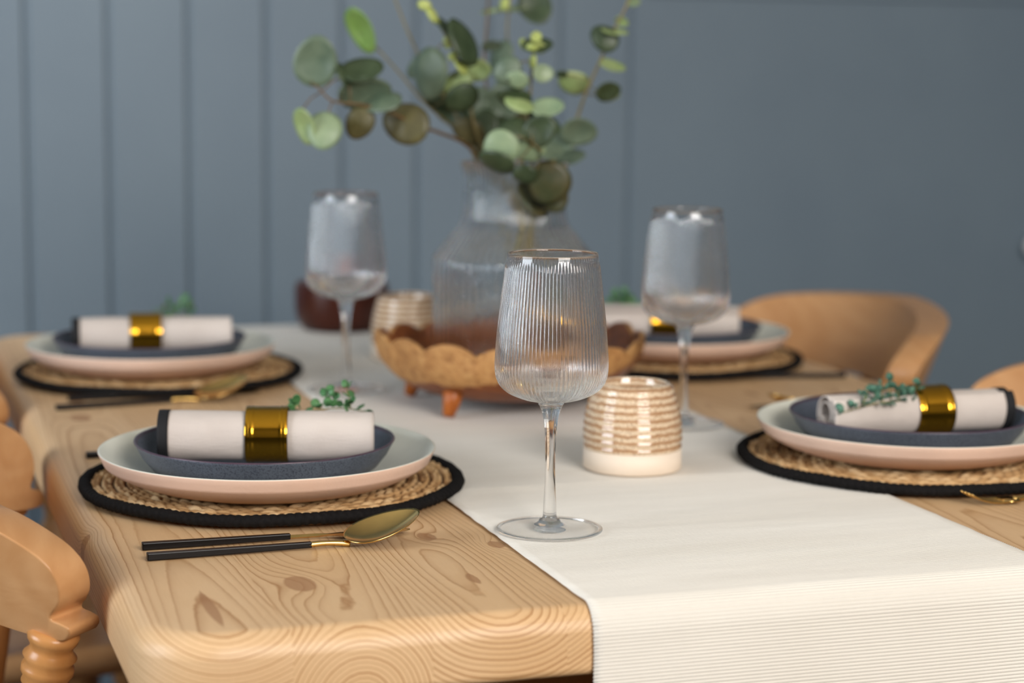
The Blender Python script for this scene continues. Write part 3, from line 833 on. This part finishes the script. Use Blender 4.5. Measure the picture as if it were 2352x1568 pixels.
for ang in (219, 143, 332, 42):
    a = radians(ang); bm = bmesh.new()
    add_tube(bm, [(.106*cos(a), .106*sin(a), .036), (.111*cos(a), .111*sin(a), .018), (.117*cos(a), .117*sin(a), .0036)], lambda t: .0125-.0065*t, 20)
    from_bm('leg', bm, M['teak_leg'], bowl)

# ------------------------------------------------------------------ vase
vase = thing('vase', 'tall clear textured glass vase with sloping shoulders, holding the eucalyptus', 'vase', (.019, .065, TZ+.0318))
def vrf(a, i, r, z): return r*(1+.007*sin(a*60)*(1 if .03 < r else 0))
vo = [(0, 0), (.060, 0), (.078, .0010), (.084, .0045), (.0862, .011), (.0868, .03), (.0868, .121), (.0866, .1265), (.0854, .1302), (.0820, .1345), (.0730, .1455), (.0660, .1545), (.0610, .1600), (.0582, .1645), (.0560, .173), (.0545, .185), (.0540, .213), (.0555, .222), (.0572, .2277), (.0572, .2297)]
vi = [(.0560, .2304), (.0545, .2277), (.0522, .220), (.0515, .213), (.0518, .185), (.0534, .173), (.0556, .1635), (.0588, .1580), (.0640, .1528), (.0708, .1442), (.0800, .1330), (.0832, .1290), (.0842, .1255), (.0844, .121), (.0844, .03), (.0836, .014), (.080, .009), (.072, .0065), (.04, .006), (0, .006)]
lathe('glass_body', vo+vi, M['vase_glass'], vase, 384, vrf)

# ------------------------------------------------------------------ dark red pot with domed lid at the far end
pot = thing('wooden_pot', 'dark red brown wooden pot with paler domed lid at the far end of the runner', 'pot', (-.022, .690, TZ+.0034))
lathe('body', smooth_prof([(0, 0), (.045, 0), (.054, .003), (.061, .014), (.064, .032), (.064, .056), (.061, .063), (.054, .065), (0, .065)], 4), M['mahogany'], pot, 96)
lathe('lid', smooth_prof([(0, .0655), (.044, .0655), (.044, .070), (.042, .080), (.034, .092), (.020, .100), (0, .103)], 4), M['mahogany_lid'], pot, 96)['label'] = 'paler orange brown domed lid'
EUC_STEMS={"a":[[0.0332,0.0549,0.1373],[0.0233,0.0796,0.2104],[-0.0228,0.0827,0.2736],[-0.0637,0.0671,0.2928],[-0.0906,0.0557,0.3001],[-0.1191,0.0457,0.313],[-0.1557,0.0379,0.323],[-0.1854,0.0375,0.3264],[-0.2017,0.0453,0.3425]],"b":[[0.0462,0.0716,0.1352],[0.0364,0.097,0.2137],[-0.0074,0.109,0.27],[-0.029,0.1195,0.2931],[-0.0616,0.1346,0.3231],[-0.0847,0.1576,0.3554],[-0.1039,0.1783,0.381],[-0.1212,0.1973,0.3998]],"c":[[0.0202,0.0382,0.1394],[0.0215,0.0591,0.2119],[-0.0076,0.0768,0.2669],[-0.0227,0.0759,0.2993],[-0.0308,0.074,0.3406],[-0.0484,0.0639,0.377],[-0.0655,0.0628,0.4038],[-0.081,0.0715,0.4283]],"d":[[0.0594,0.0882,0.1331],[0.0516,0.1124,0.2076],[0.0315,0.1371,0.2589],[0.0246,0.1563,0.3012],[0.019,0.1771,0.3584],[0.0264,0.1924,0.4065],[0.0339,0.2078,0.455]],"e":[[0.0119,-0.0009,0.1438],[0.0241,0.0162,0.2151],[0.0138,0.0157,0.2607],[0.0131,0.0106,0.297],[0.0154,0.0046,0.3331],[0.015,-0.0013,0.3643],[0.0184,0.0012,0.3888]],"f":[[0.0283,0.0775,0.135],[0.0486,0.0811,0.2052],[0.0681,0.0816,0.2521],[0.083,0.0622,0.2973],[0.0941,0.0534,0.3346],[0.1064,0.0439,0.3693],[0.1189,0.0342,0.4037],[0.132,0.0336,0.4289],[0.1393,0.0346,0.4518]],"g":[[0.003,0.0229,0.1414],[0.0166,0.0082,0.2157],[0.0167,-0.0182,0.2535],[0.0131,-0.0349,0.2767],[0.0039,-0.0411,0.2858]],"h":[[0.0613,0.1085,0.1309],[0.0704,0.1378,0.2055],[0.0637,0.1576,0.2528],[0.0614,0.1923,0.3391],[0.0572,0.2129,0.3974],[0.0637,0.2187,0.4511]],"i":[[0.0238,0.0789,0.135],[0.0126,0.0922,0.2002],[-0.017,0.1016,0.2704],[-0.0327,0.1242,0.3164],[-0.056,0.1373,0.3535],[-0.0748,0.1496,0.3953],[-0.0911,0.1618,0.4418]]}
EUC_LEAVES=[["b",-0.1195,0.1843,0.3997,0.459,-0.116,-0.881,0.29,-0.918,0.272,0.0547,0.0437,3],["a",-0.2016,0.0453,0.3667,0.174,-0.234,0.957,-0.909,0.335,0.247,0.054,0.0452,1],["a",-0.1546,0.0365,0.3583,0.971,-0.062,0.231,-0.099,0.773,0.627,0.0444,0.0356,0],["a",-0.1502,0.0451,0.3352,0.946,-0.269,0.18,-0.313,-0.626,0.714,0.0559,0.0447,1],["a",-0.2152,0.0357,0.3009,0.278,0.009,-0.961,0.426,-0.897,0.115,0.0389,0.0311,5],["a",-0.1972,0.0256,0.2969,-0.264,-0.291,-0.92,-0.93,0.329,0.162,0.0406,0.0362,2],["a",-0.156,0.044,0.3041,-0.427,0.238,-0.872,-0.806,0.336,0.487,0.0367,0.0295,4],["a",-0.105,0.0512,0.3034,-0.757,0.592,0.276,0.357,0.021,0.934,0.0534,0.0434,4],["a",-0.1736,0.039,0.3538,-0.447,0.268,0.853,0.765,0.61,0.209,0.0266,0.0213,0],["a",-0.1328,0.0374,0.3253,-0.884,0.423,-0.201,0.229,0.765,0.602,0.0402,0.0322,1],["c",-0.0703,0.0815,0.354,-0.082,0.244,-0.966,-0.554,0.795,0.248,0.0574,0.0459,1],["c",-0.0422,0.0531,0.3883,-0.507,0.037,0.861,0.647,0.677,0.352,0.0545,0.0436,0],["c",-0.0576,0.0572,0.3993,0.631,-0.364,-0.685,0.571,0.816,0.092,0.0408,0.0327,0],["c",-0.0445,0.0683,0.3429,-0.744,0.417,-0.522,-0.446,0.272,0.853,0.0344,0.0275,5],["c",-0.0242,0.0646,0.359,0.821,-0.569,0.049,-0.217,-0.231,0.948,0.0321,0.0257,5],["c",-0.0518,0.0603,0.3724,-0.955,0.298,-0.008,0.034,0.135,0.99,0.0091,0.0082,6],["c",-0.0445,0.0659,0.3806,0.413,-0.269,0.87,-0.565,0.674,0.476,0.0101,0.008,6],["c",-0.0536,0.0708,0.3869,-0.274,0.29,0.917,0.534,-0.747,0.396,0.0128,0.0102,6],["c",-0.0834,0.058,0.4249,-0.148,0.069,-0.987,-0.93,0.329,0.162,0.0099,0.0135,6],["c",-0.0758,0.0598,0.4148,-0.473,0.182,0.862,0.544,0.83,0.123,0.0226,0.0181,6],["c",-0.0462,0.0473,0.3635,0.344,-0.521,-0.782,0.765,0.638,-0.089,0.02,0.016,6],["c",-0.0429,0.0574,0.3295,-0.782,0.345,-0.519,-0.597,-0.178,0.782,0.0388,0.0311,0],["i",-0.0455,0.1311,0.3326,0.406,-0.283,0.869,-0.904,0.013,0.427,0.0377,0.0302,0],["i",-0.0635,0.1546,0.3627,0.496,-0.065,0.866,-0.35,0.897,0.268,0.0332,0.0265,1],["d",0.0256,0.1698,0.3848,0.999,-0.041,-0.029,-0.017,-0.814,0.58,0.0241,0.0193,1],["d",0.0357,0.2062,0.4237,0.794,-0.592,0.136,0.545,0.794,0.271,0.0245,0.0196,5],["d",0.004,0.1553,0.3204,-0.795,-0.032,-0.606,-0.606,0.075,0.792,0.0432,0.0346,1],["d",0.0257,0.1521,0.3157,0.309,-0.115,0.944,-0.944,0.087,0.319,0.0529,0.0423,1],["d",0.0067,0.1473,0.2968,-0.787,0.336,-0.518,-0.335,0.473,0.815,0.0431,0.0345,0],["d",0.0277,0.142,0.2922,0.908,-0.419,0.026,0.034,0.135,0.99,0.0384,0.0336,0],["e",-0.0062,-0.0174,0.3498,-0.899,0.364,0.242,0.034,-0.494,0.869,0.0244,0.0195,2],["e",0.0234,-0.0129,0.3565,0.999,0.029,-0.038,0.034,0.135,0.99,0.0232,0.0187,2],["e",0.0212,-0.0003,0.3848,0.977,0.062,0.205,-0.164,0.828,0.536,0.0336,0.0269,0],["e",0.014,-0.0037,0.3829,-0.834,0.55,-0.046,-0.239,-0.284,0.929,0.0116,0.0093,6],["e",0.0145,-0.0158,0.3935,0.524,0.025,0.851,-0.806,0.336,0.487,0.0115,0.0098,6],["e",0.013,0.0175,0.3865,-0.456,0.241,0.857,0.459,-0.761,0.458,0.0117,0.0094,6],["e",0.0247,-0.0014,0.3822,0.999,0.03,-0.038,0.034,0.135,0.99,0.0116,0.0099,6],["e",0.0101,-0.0157,0.3688,0.092,0.312,0.946,-0.226,0.931,-0.285,0.0133,0.0107,6],["e",-0.0027,0.0041,0.3308,-0.925,0.344,0.16,-0.131,-0.687,0.714,0.0381,0.0305,0],["e",0.0004,-0.0039,0.3252,-0.88,0.343,0.329,0.474,0.672,0.569,0.0313,0.0251,5],["e",0.0281,-0.0143,0.322,0.882,-0.47,0.034,0.324,0.656,0.681,0.0349,0.0279,2],["e",0.0203,0.0226,0.3138,0.84,-0.202,0.504,-0.446,0.272,0.853,0.0273,0.0227,0],["e",-0.0153,-0.0121,0.3598,-0.775,0.36,-0.52,-0.446,0.272,0.853,0.0311,0.0266,1],["e",0.0093,0.0109,0.3015,-0.931,0.364,-0.018,0.034,0.135,0.99,0.0316,0.0271,4],["e",0.0256,-0.0042,0.302,0.743,-0.612,-0.271,0.604,0.439,0.665,0.0405,0.0324,0],["f",0.0869,0.0707,0.3459,-0.934,0.001,0.357,0.285,-0.6,0.748,0.0365,0.0292,5],["f",0.0686,0.0585,0.3552,-0.949,0.314,-0.01,-0.234,-0.685,0.69,0.0139,0.0111,0],["f",0.1112,0.0304,0.3375,0.995,0.003,0.1,-0.086,-0.478,0.874,0.0286,0.0229,0],["f",0.1175,0.0456,0.3335,0.905,-0.394,0.162,-0.392,-0.621,0.678,0.0256,0.0205,2],["f",0.1196,0.042,0.3649,0.968,-0.118,-0.222,0.214,0.848,0.485,0.0306,0.0245,5],["f",0.1075,0.0348,0.3931,-0.667,0.428,0.609,0.637,-0.096,0.765,0.0331,0.0267,0],["f",0.1165,0.0278,0.4005,0.779,-0.596,-0.195,0.627,0.74,0.244,0.0294,0.0235,5],["f",0.1312,0.0461,0.4109,0.741,-0.616,-0.27,-0.174,-0.563,0.808,0.0158,0.0126,5],["f",0.1429,0.0427,0.4321,0.985,-0.14,-0.101,0.001,-0.581,0.814,0.0157,0.0126,2],["f",0.0859,0.0495,0.2941,0.992,-0.069,-0.11,0.072,-0.414,0.908,0.0409,0.0327,1],["f",0.0834,0.0829,0.2651,0.956,-0.236,0.175,0.14,0.889,0.435,0.0434,0.0348,1],["f",0.0736,0.07,0.2854,-0.863,0.461,-0.205,0.155,0.629,0.761,0.0422,0.0337,1],["g",-0.0339,-0.0506,0.2811,-0.373,0.351,-0.859,-0.806,0.336,0.487,0.0402,0.0367,2],["g",0.0033,-0.0306,0.2787,-0.926,0.378,-0.02,-0.166,-0.358,0.919,0.0337,0.027,2],["g",0.0248,-0.031,0.2786,0.998,-0.053,-0.027,0.057,0.706,0.706,0.0312,0.0249,1],["g",0.0104,-0.0421,0.299,0.657,-0.367,0.659,-0.585,0.303,0.752,0.0353,0.0309,0],["g",-0.0141,-0.0319,0.2987,-0.955,-0.035,-0.293,-0.264,0.545,0.796,0.0353,0.0283,0],["g",0.0264,-0.0275,0.2451,-0.239,0.282,-0.929,-0.882,0.338,0.33,0.0469,0.0447,7],["g",0.0215,0.0091,0.227,-0.598,0.262,0.758,0.727,0.575,0.375,0.0454,0.0364,7],["g",0.0414,-0.0098,0.228,0.091,-0.222,0.971,-0.993,-0.1,0.07,0.0316,0.0253,7],["g",-0.0376,-0.0484,0.268,-0.829,0.468,0.307,-0.157,-0.721,0.675,0.0394,0.0315,0],["g",0.0015,-0.0215,0.2539,-0.822,0.567,-0.049,-0.276,-0.322,0.906,0.0268,0.0214,0],["h",0.0884,0.2063,0.4294,0.373,-0.459,-0.806,0.84,-0.201,0.504,0.0453,0.0374,0],["h",0.0744,0.2268,0.4281,0.869,-0.452,0.204,0.416,0.888,0.195,0.0377,0.0301,5],["h",0.0502,0.2162,0.4256,-0.826,0.561,-0.048,0.517,0.789,0.331,0.0197,0.0157,5],["h",0.051,0.2029,0.4311,-0.201,-0.087,-0.976,-0.606,0.794,0.054,0.0147,0.0117,6],["h",0.0478,0.2072,0.3729,-0.39,0.318,-0.865,-0.371,0.805,0.463,0.0393,0.0315,1],["h",0.058,0.2056,0.3437,-0.93,0.154,-0.333,-0.361,-0.223,0.906,0.0345,0.0276,1],["h",0.0669,0.2002,0.3145,0.689,-0.375,-0.621,0.637,-0.096,0.765,0.0345,0.0296,1],["i",-0.0305,0.1315,0.3138,0.775,-0.419,-0.472,0.268,-0.459,0.847,0.0402,0.0322,0],["i",-0.0249,0.0925,0.2941,-0.838,0.449,0.31,0.097,-0.437,0.894,0.0373,0.0298,4],["i",-0.0026,0.1089,0.2794,0.657,-0.287,-0.697,0.661,0.664,0.35,0.0377,0.0302,4]]
# ------------------------------------------------------------------ eucalyptus stems
EN = {'a': 'long stem leaning left with the big round grey leaf', 'b': 'stem leaning left ending in one upright fresh green leaf', 'c': 'stem with yellow green buds rising left of centre',
      'd': 'thin brown stem rising straight up behind the others', 'e': 'upright stem with a cluster of yellow buds at its tip', 'f': 'long stem leaning right with pairs of round leaves',
      'g': 'short stem with pale sage leaves drooping over the vase mouth', 'h': 'tall stem at the back with a dark leaf at the top edge', 'i': 'slim stem with small dark leaves running up to the left'}
for k, pts in EUC_STEMS.items():
    st = thing('eucalyptus_stem', 'eucalyptus '+EN[k], 'eucalyptus stem', (0, 0, TZ), 0, 'eucalyptus stems in the glass vase')
    P = [Vector(p) for p in pts]
    # carry the foot of the stem down inside the vase
    foot = Vector((.019+(P[0].x-.019)*.6, .065+(P[0].y-.065)*.6, .0390))
    P = [foot]+P
    cen = Vector((.019, .065))
    for i, p in enumerate(P):      # keep the lower part inside the neck
        if p.z < .262:
            lim = .046 if p.z > .175 else .07
            d = Vector((p.x, p.y))-cen
            if d.length > lim: d = d.normalized()*lim; p.x, p.y = cen.x+d.x, cen.y+d.y
    bm = bmesh.new(); path_ = catmull(P, 8)
    add_tube(bm, path_, lambda t: .0024-.0014*t, 8)
    LV = [l for l in EUC_LEAVES if l[0] == k]
    for l in LV:
        c = Vector(l[1:4]); u = Vector(l[4:7]); w = Vector(l[7:10]); L_, W_, tone = l[10:]
        if tone == 6 and L_ < .02: continue
        base = c-u*L_*.5
        near = min(path_, key=lambda q: (q-base).length)
        if (near-base).length < .07 and (near-base).length > .001:
            add_tube(bm, [near, (near+base)/2+Vector((0, 0, .001)), base+u*L_*.1], .0008, 5)
    from_bm('stem', bm, M['stem_red'] if k in 'ad' else M['stem'], st)
    bl = bmesh.new(); bb = bmesh.new(); fm = []
    tones = sorted(set(l[-1] for l in LV if l[-1] != 6)); bms = {t: bmesh.new() for t in tones}
    nf = []
    for l in LV:
        c = Vector(l[1:4]); u = Vector(l[4:7]); w = Vector(l[7:10]); L_, W_, tone = l[10:]
        if tone == 6: leaf_disc(bb, c, u, w, L_, W_, .35, 3, 10)
        else:
            n0 = len(bl.faces); leaf_disc(bl, c, u, w, L_, W_, .14, 4, 20); nf += [tones.index(tone)]*(len(bl.faces)-n0)
    if nf:
        for f, t in zip(bl.faces, nf): f.material_index = t
        o = from_bm('foliage', bl, [M['leaf'][t] for t in tones], st, normals=False)
        q = o.modifiers.new('t', 'SOLIDIFY'); q.thickness = .0007
    if len(bb.faces):
        o = from_bm('flower_buds', bb, M['leaf'][6], st, normals=False); o['label'] = 'yellow green buds'
        q = o.modifiers.new('t', 'SOLIDIFY'); q.thickness = .002
    else: bb.free()
    for t in bms.values(): t.free()

# ------------------------------------------------------------------ chairs: wide curved crest rail, turned posts, spindles
HA = radians(49); RR = .328; LH = RR*HA
def bend(s, t, z):
    """s along the rail (0 = middle), t outward from the sitter, z up; chair faces +x, origin at the rail tips' line"""
    a = s/RR; r = RR+t+(.36*z if abs(z) < .1 else 0)      # the rail leans back
    return Vector((-(r*cos(a)-RR*cos(HA)), r*sin(a), z))
def make_chair():
    root = thing('dining_chair', 'x', 'chair', group='beech chairs with wide curved crest rails')
    ol = [(0, .053), (LH-.16, .044), (LH-.10, .038), (LH-.053, .030), (LH-.021, .016), (LH-.006, .004), (LH, -.010), (LH-.003, -.026), (LH-.015, -.040), (LH-.008, -.0435), (LH-.001, -.047), (LH-.003, -.054), (LH-.014, -.059), (LH-.05, -.056), (LH-.11, -.052), (0, -.050)]
    sm_ = []
    pts = [p for p in catmull([(a, b, 0) for a, b in ol], 4)]
    half = [(p.x, p.y) for p in pts]
    full = half+[(-x, z) for x, z in reversed(half)][1:-1] if abs(half[-1][0]) < 1e-6 else half
    bm = bmesh.new(); vs = [bm.verts.new((x, 0, z)) for x, z in full]
    f = bm.faces.new(vs)
    th = .038
    r = bmesh.ops.extrude_face_region(bm, geom=[f]); nv = [g for g in r['geom'] if isinstance(g, bmesh.types.BMVert)]
    for v in nv: v.co.y += th
    per = [e for e in bm.edges if len(e.link_faces) == 2 and any(len(q.verts) > 8 for q in e.link_faces)]
    bmesh.ops.bevel(bm, geom=per, offset=.0045, segments=3, affect='EDGES', profile=.5, clamp_overlap=True)
    for i in range(-19, 20):
        bmesh.ops.bisect_plane(bm, geom=list(bm.verts)+list(bm.edges)+list(bm.faces), plane_co=(i*.0152, 0, 0), plane_no=(1, 0, 0), dist=1e-6)
    for v in bm.verts: v.co = bend(v.co.x, v.co.y-th/2, v.co.z)
    o = from_bm('crest_rail', bm, M['chair_wood'], root); o.location = (0, 0, TZ+.014)
    o.data.set_sharp_from_angle(angle=radians(50))
    # seat
    seat_c = Vector((.035, 0, .45)); bm = bmesh.new(); rings = []
    def sr(a, k):
        c_, s_ = cos(a), sin(a); q = (abs(c_)**3+abs(s_)**3)**(-1/3)
        return Vector((c_*q*.205*k, s_*q*.198*k*(1-.06*c_), 0))
    for k, z in ((.93, -.018), (.98, -.012), (1, 0), (.99, .010), (.95, .016), (.8, .012), (.5, .008), (.2, .007)):
        rings.append([bm.verts.new(seat_c+sr(2*pi*j/64, k)+Vector((0, 0, z))) for j in range(64)])
    for a, b in zip(rings, rings[1:]):
        for j in range(64): bm.faces.new((a[j], a[(j+1) % 64], b[(j+1) % 64], b[j]))
    bm.faces.new(rings[0]); bm.faces.new(rings[-1]); from_bm('seat', bm, M['chair_wood'], root)
    def post(name, top, bot, rfun, n=20):
        bm = bmesh.new(); m_ = 60; add_tube(bm, [top+(bot-top)*i/m_ for i in range(m_+1)], rfun, n); from_bm(name, bm, M['chair_turned'], root)
    def turn(t):
        z = .012+.005*sin(pi*t)
        for c, a, w in ((.02, .007, .03), (.085, .0065, .018), (.125, .0085, .012), (.16, .0045, .012), (.9, .006, .02)): z += a*exp(-((t-c)/w)**2)
        if .055 < t < .065: z -= .002
        return z
    for s_ in (-1, 1):
        tp = bend(s_*(LH-.026), -.014, TZ-.040); post('post', tp, Vector((-.050, s_*.172, .463)), turn, 28)
    for s_ in (-.155, -.093, -.031, .031, .093, .155):
        tp = bend(s_, -.012, TZ-.034); post('spindle', tp, Vector((-.135+abs(s_)*.15, s_*.85, .463)), lambda t: .0075+.0045*sin(pi*t), 12)
    def legf(t):
        z = .017-.006*t+.004*sin(pi*t*2)
        for c, a, w in ((.25, .005, .02), (.30, .006, .015), (.7, .004, .02)): z += a*exp(-((t-c)/w)**2)
        return z
    for sx in (-1, 1):
        for sy in (-1, 1): post('leg', Vector((.035+sx*.14, sy*.14, .438)), Vector((.035+sx*.195, sy*.19, .004)), legf, 16)
    for sy in (-1, 1): post('stretcher', Vector((-.136, sy*.166, .20)), Vector((.206, sy*.166, .20)), lambda t: .009+.005*sin(pi*t), 12)
    post('stretcher', Vector((.035, -.160, .20)), Vector((.035, .160, .20)), lambda t: .009+.005*sin(pi*t), 12)
    return root
c0_ = make_chair()
CH = [((-.518, -.322, 0), 0, 'pale beech chair at the left front, curved rail end and turned post showing'),
      ((-.520, .410, 0), 0, 'orange toned beech chair at the left edge, behind the nearer chair'),
      ((.522, .362, 0), pi, 'beech chair at the far right whose whole curved rail shows against the wall'),
      ((.520, -.288, 0), pi, 'beech chair cut by the right edge of the photo')]
for i, (l, r, lab) in enumerate(CH):
    o = c0_ if i == 0 else copy_tree(c0_)
    place(o, l, r, lab)
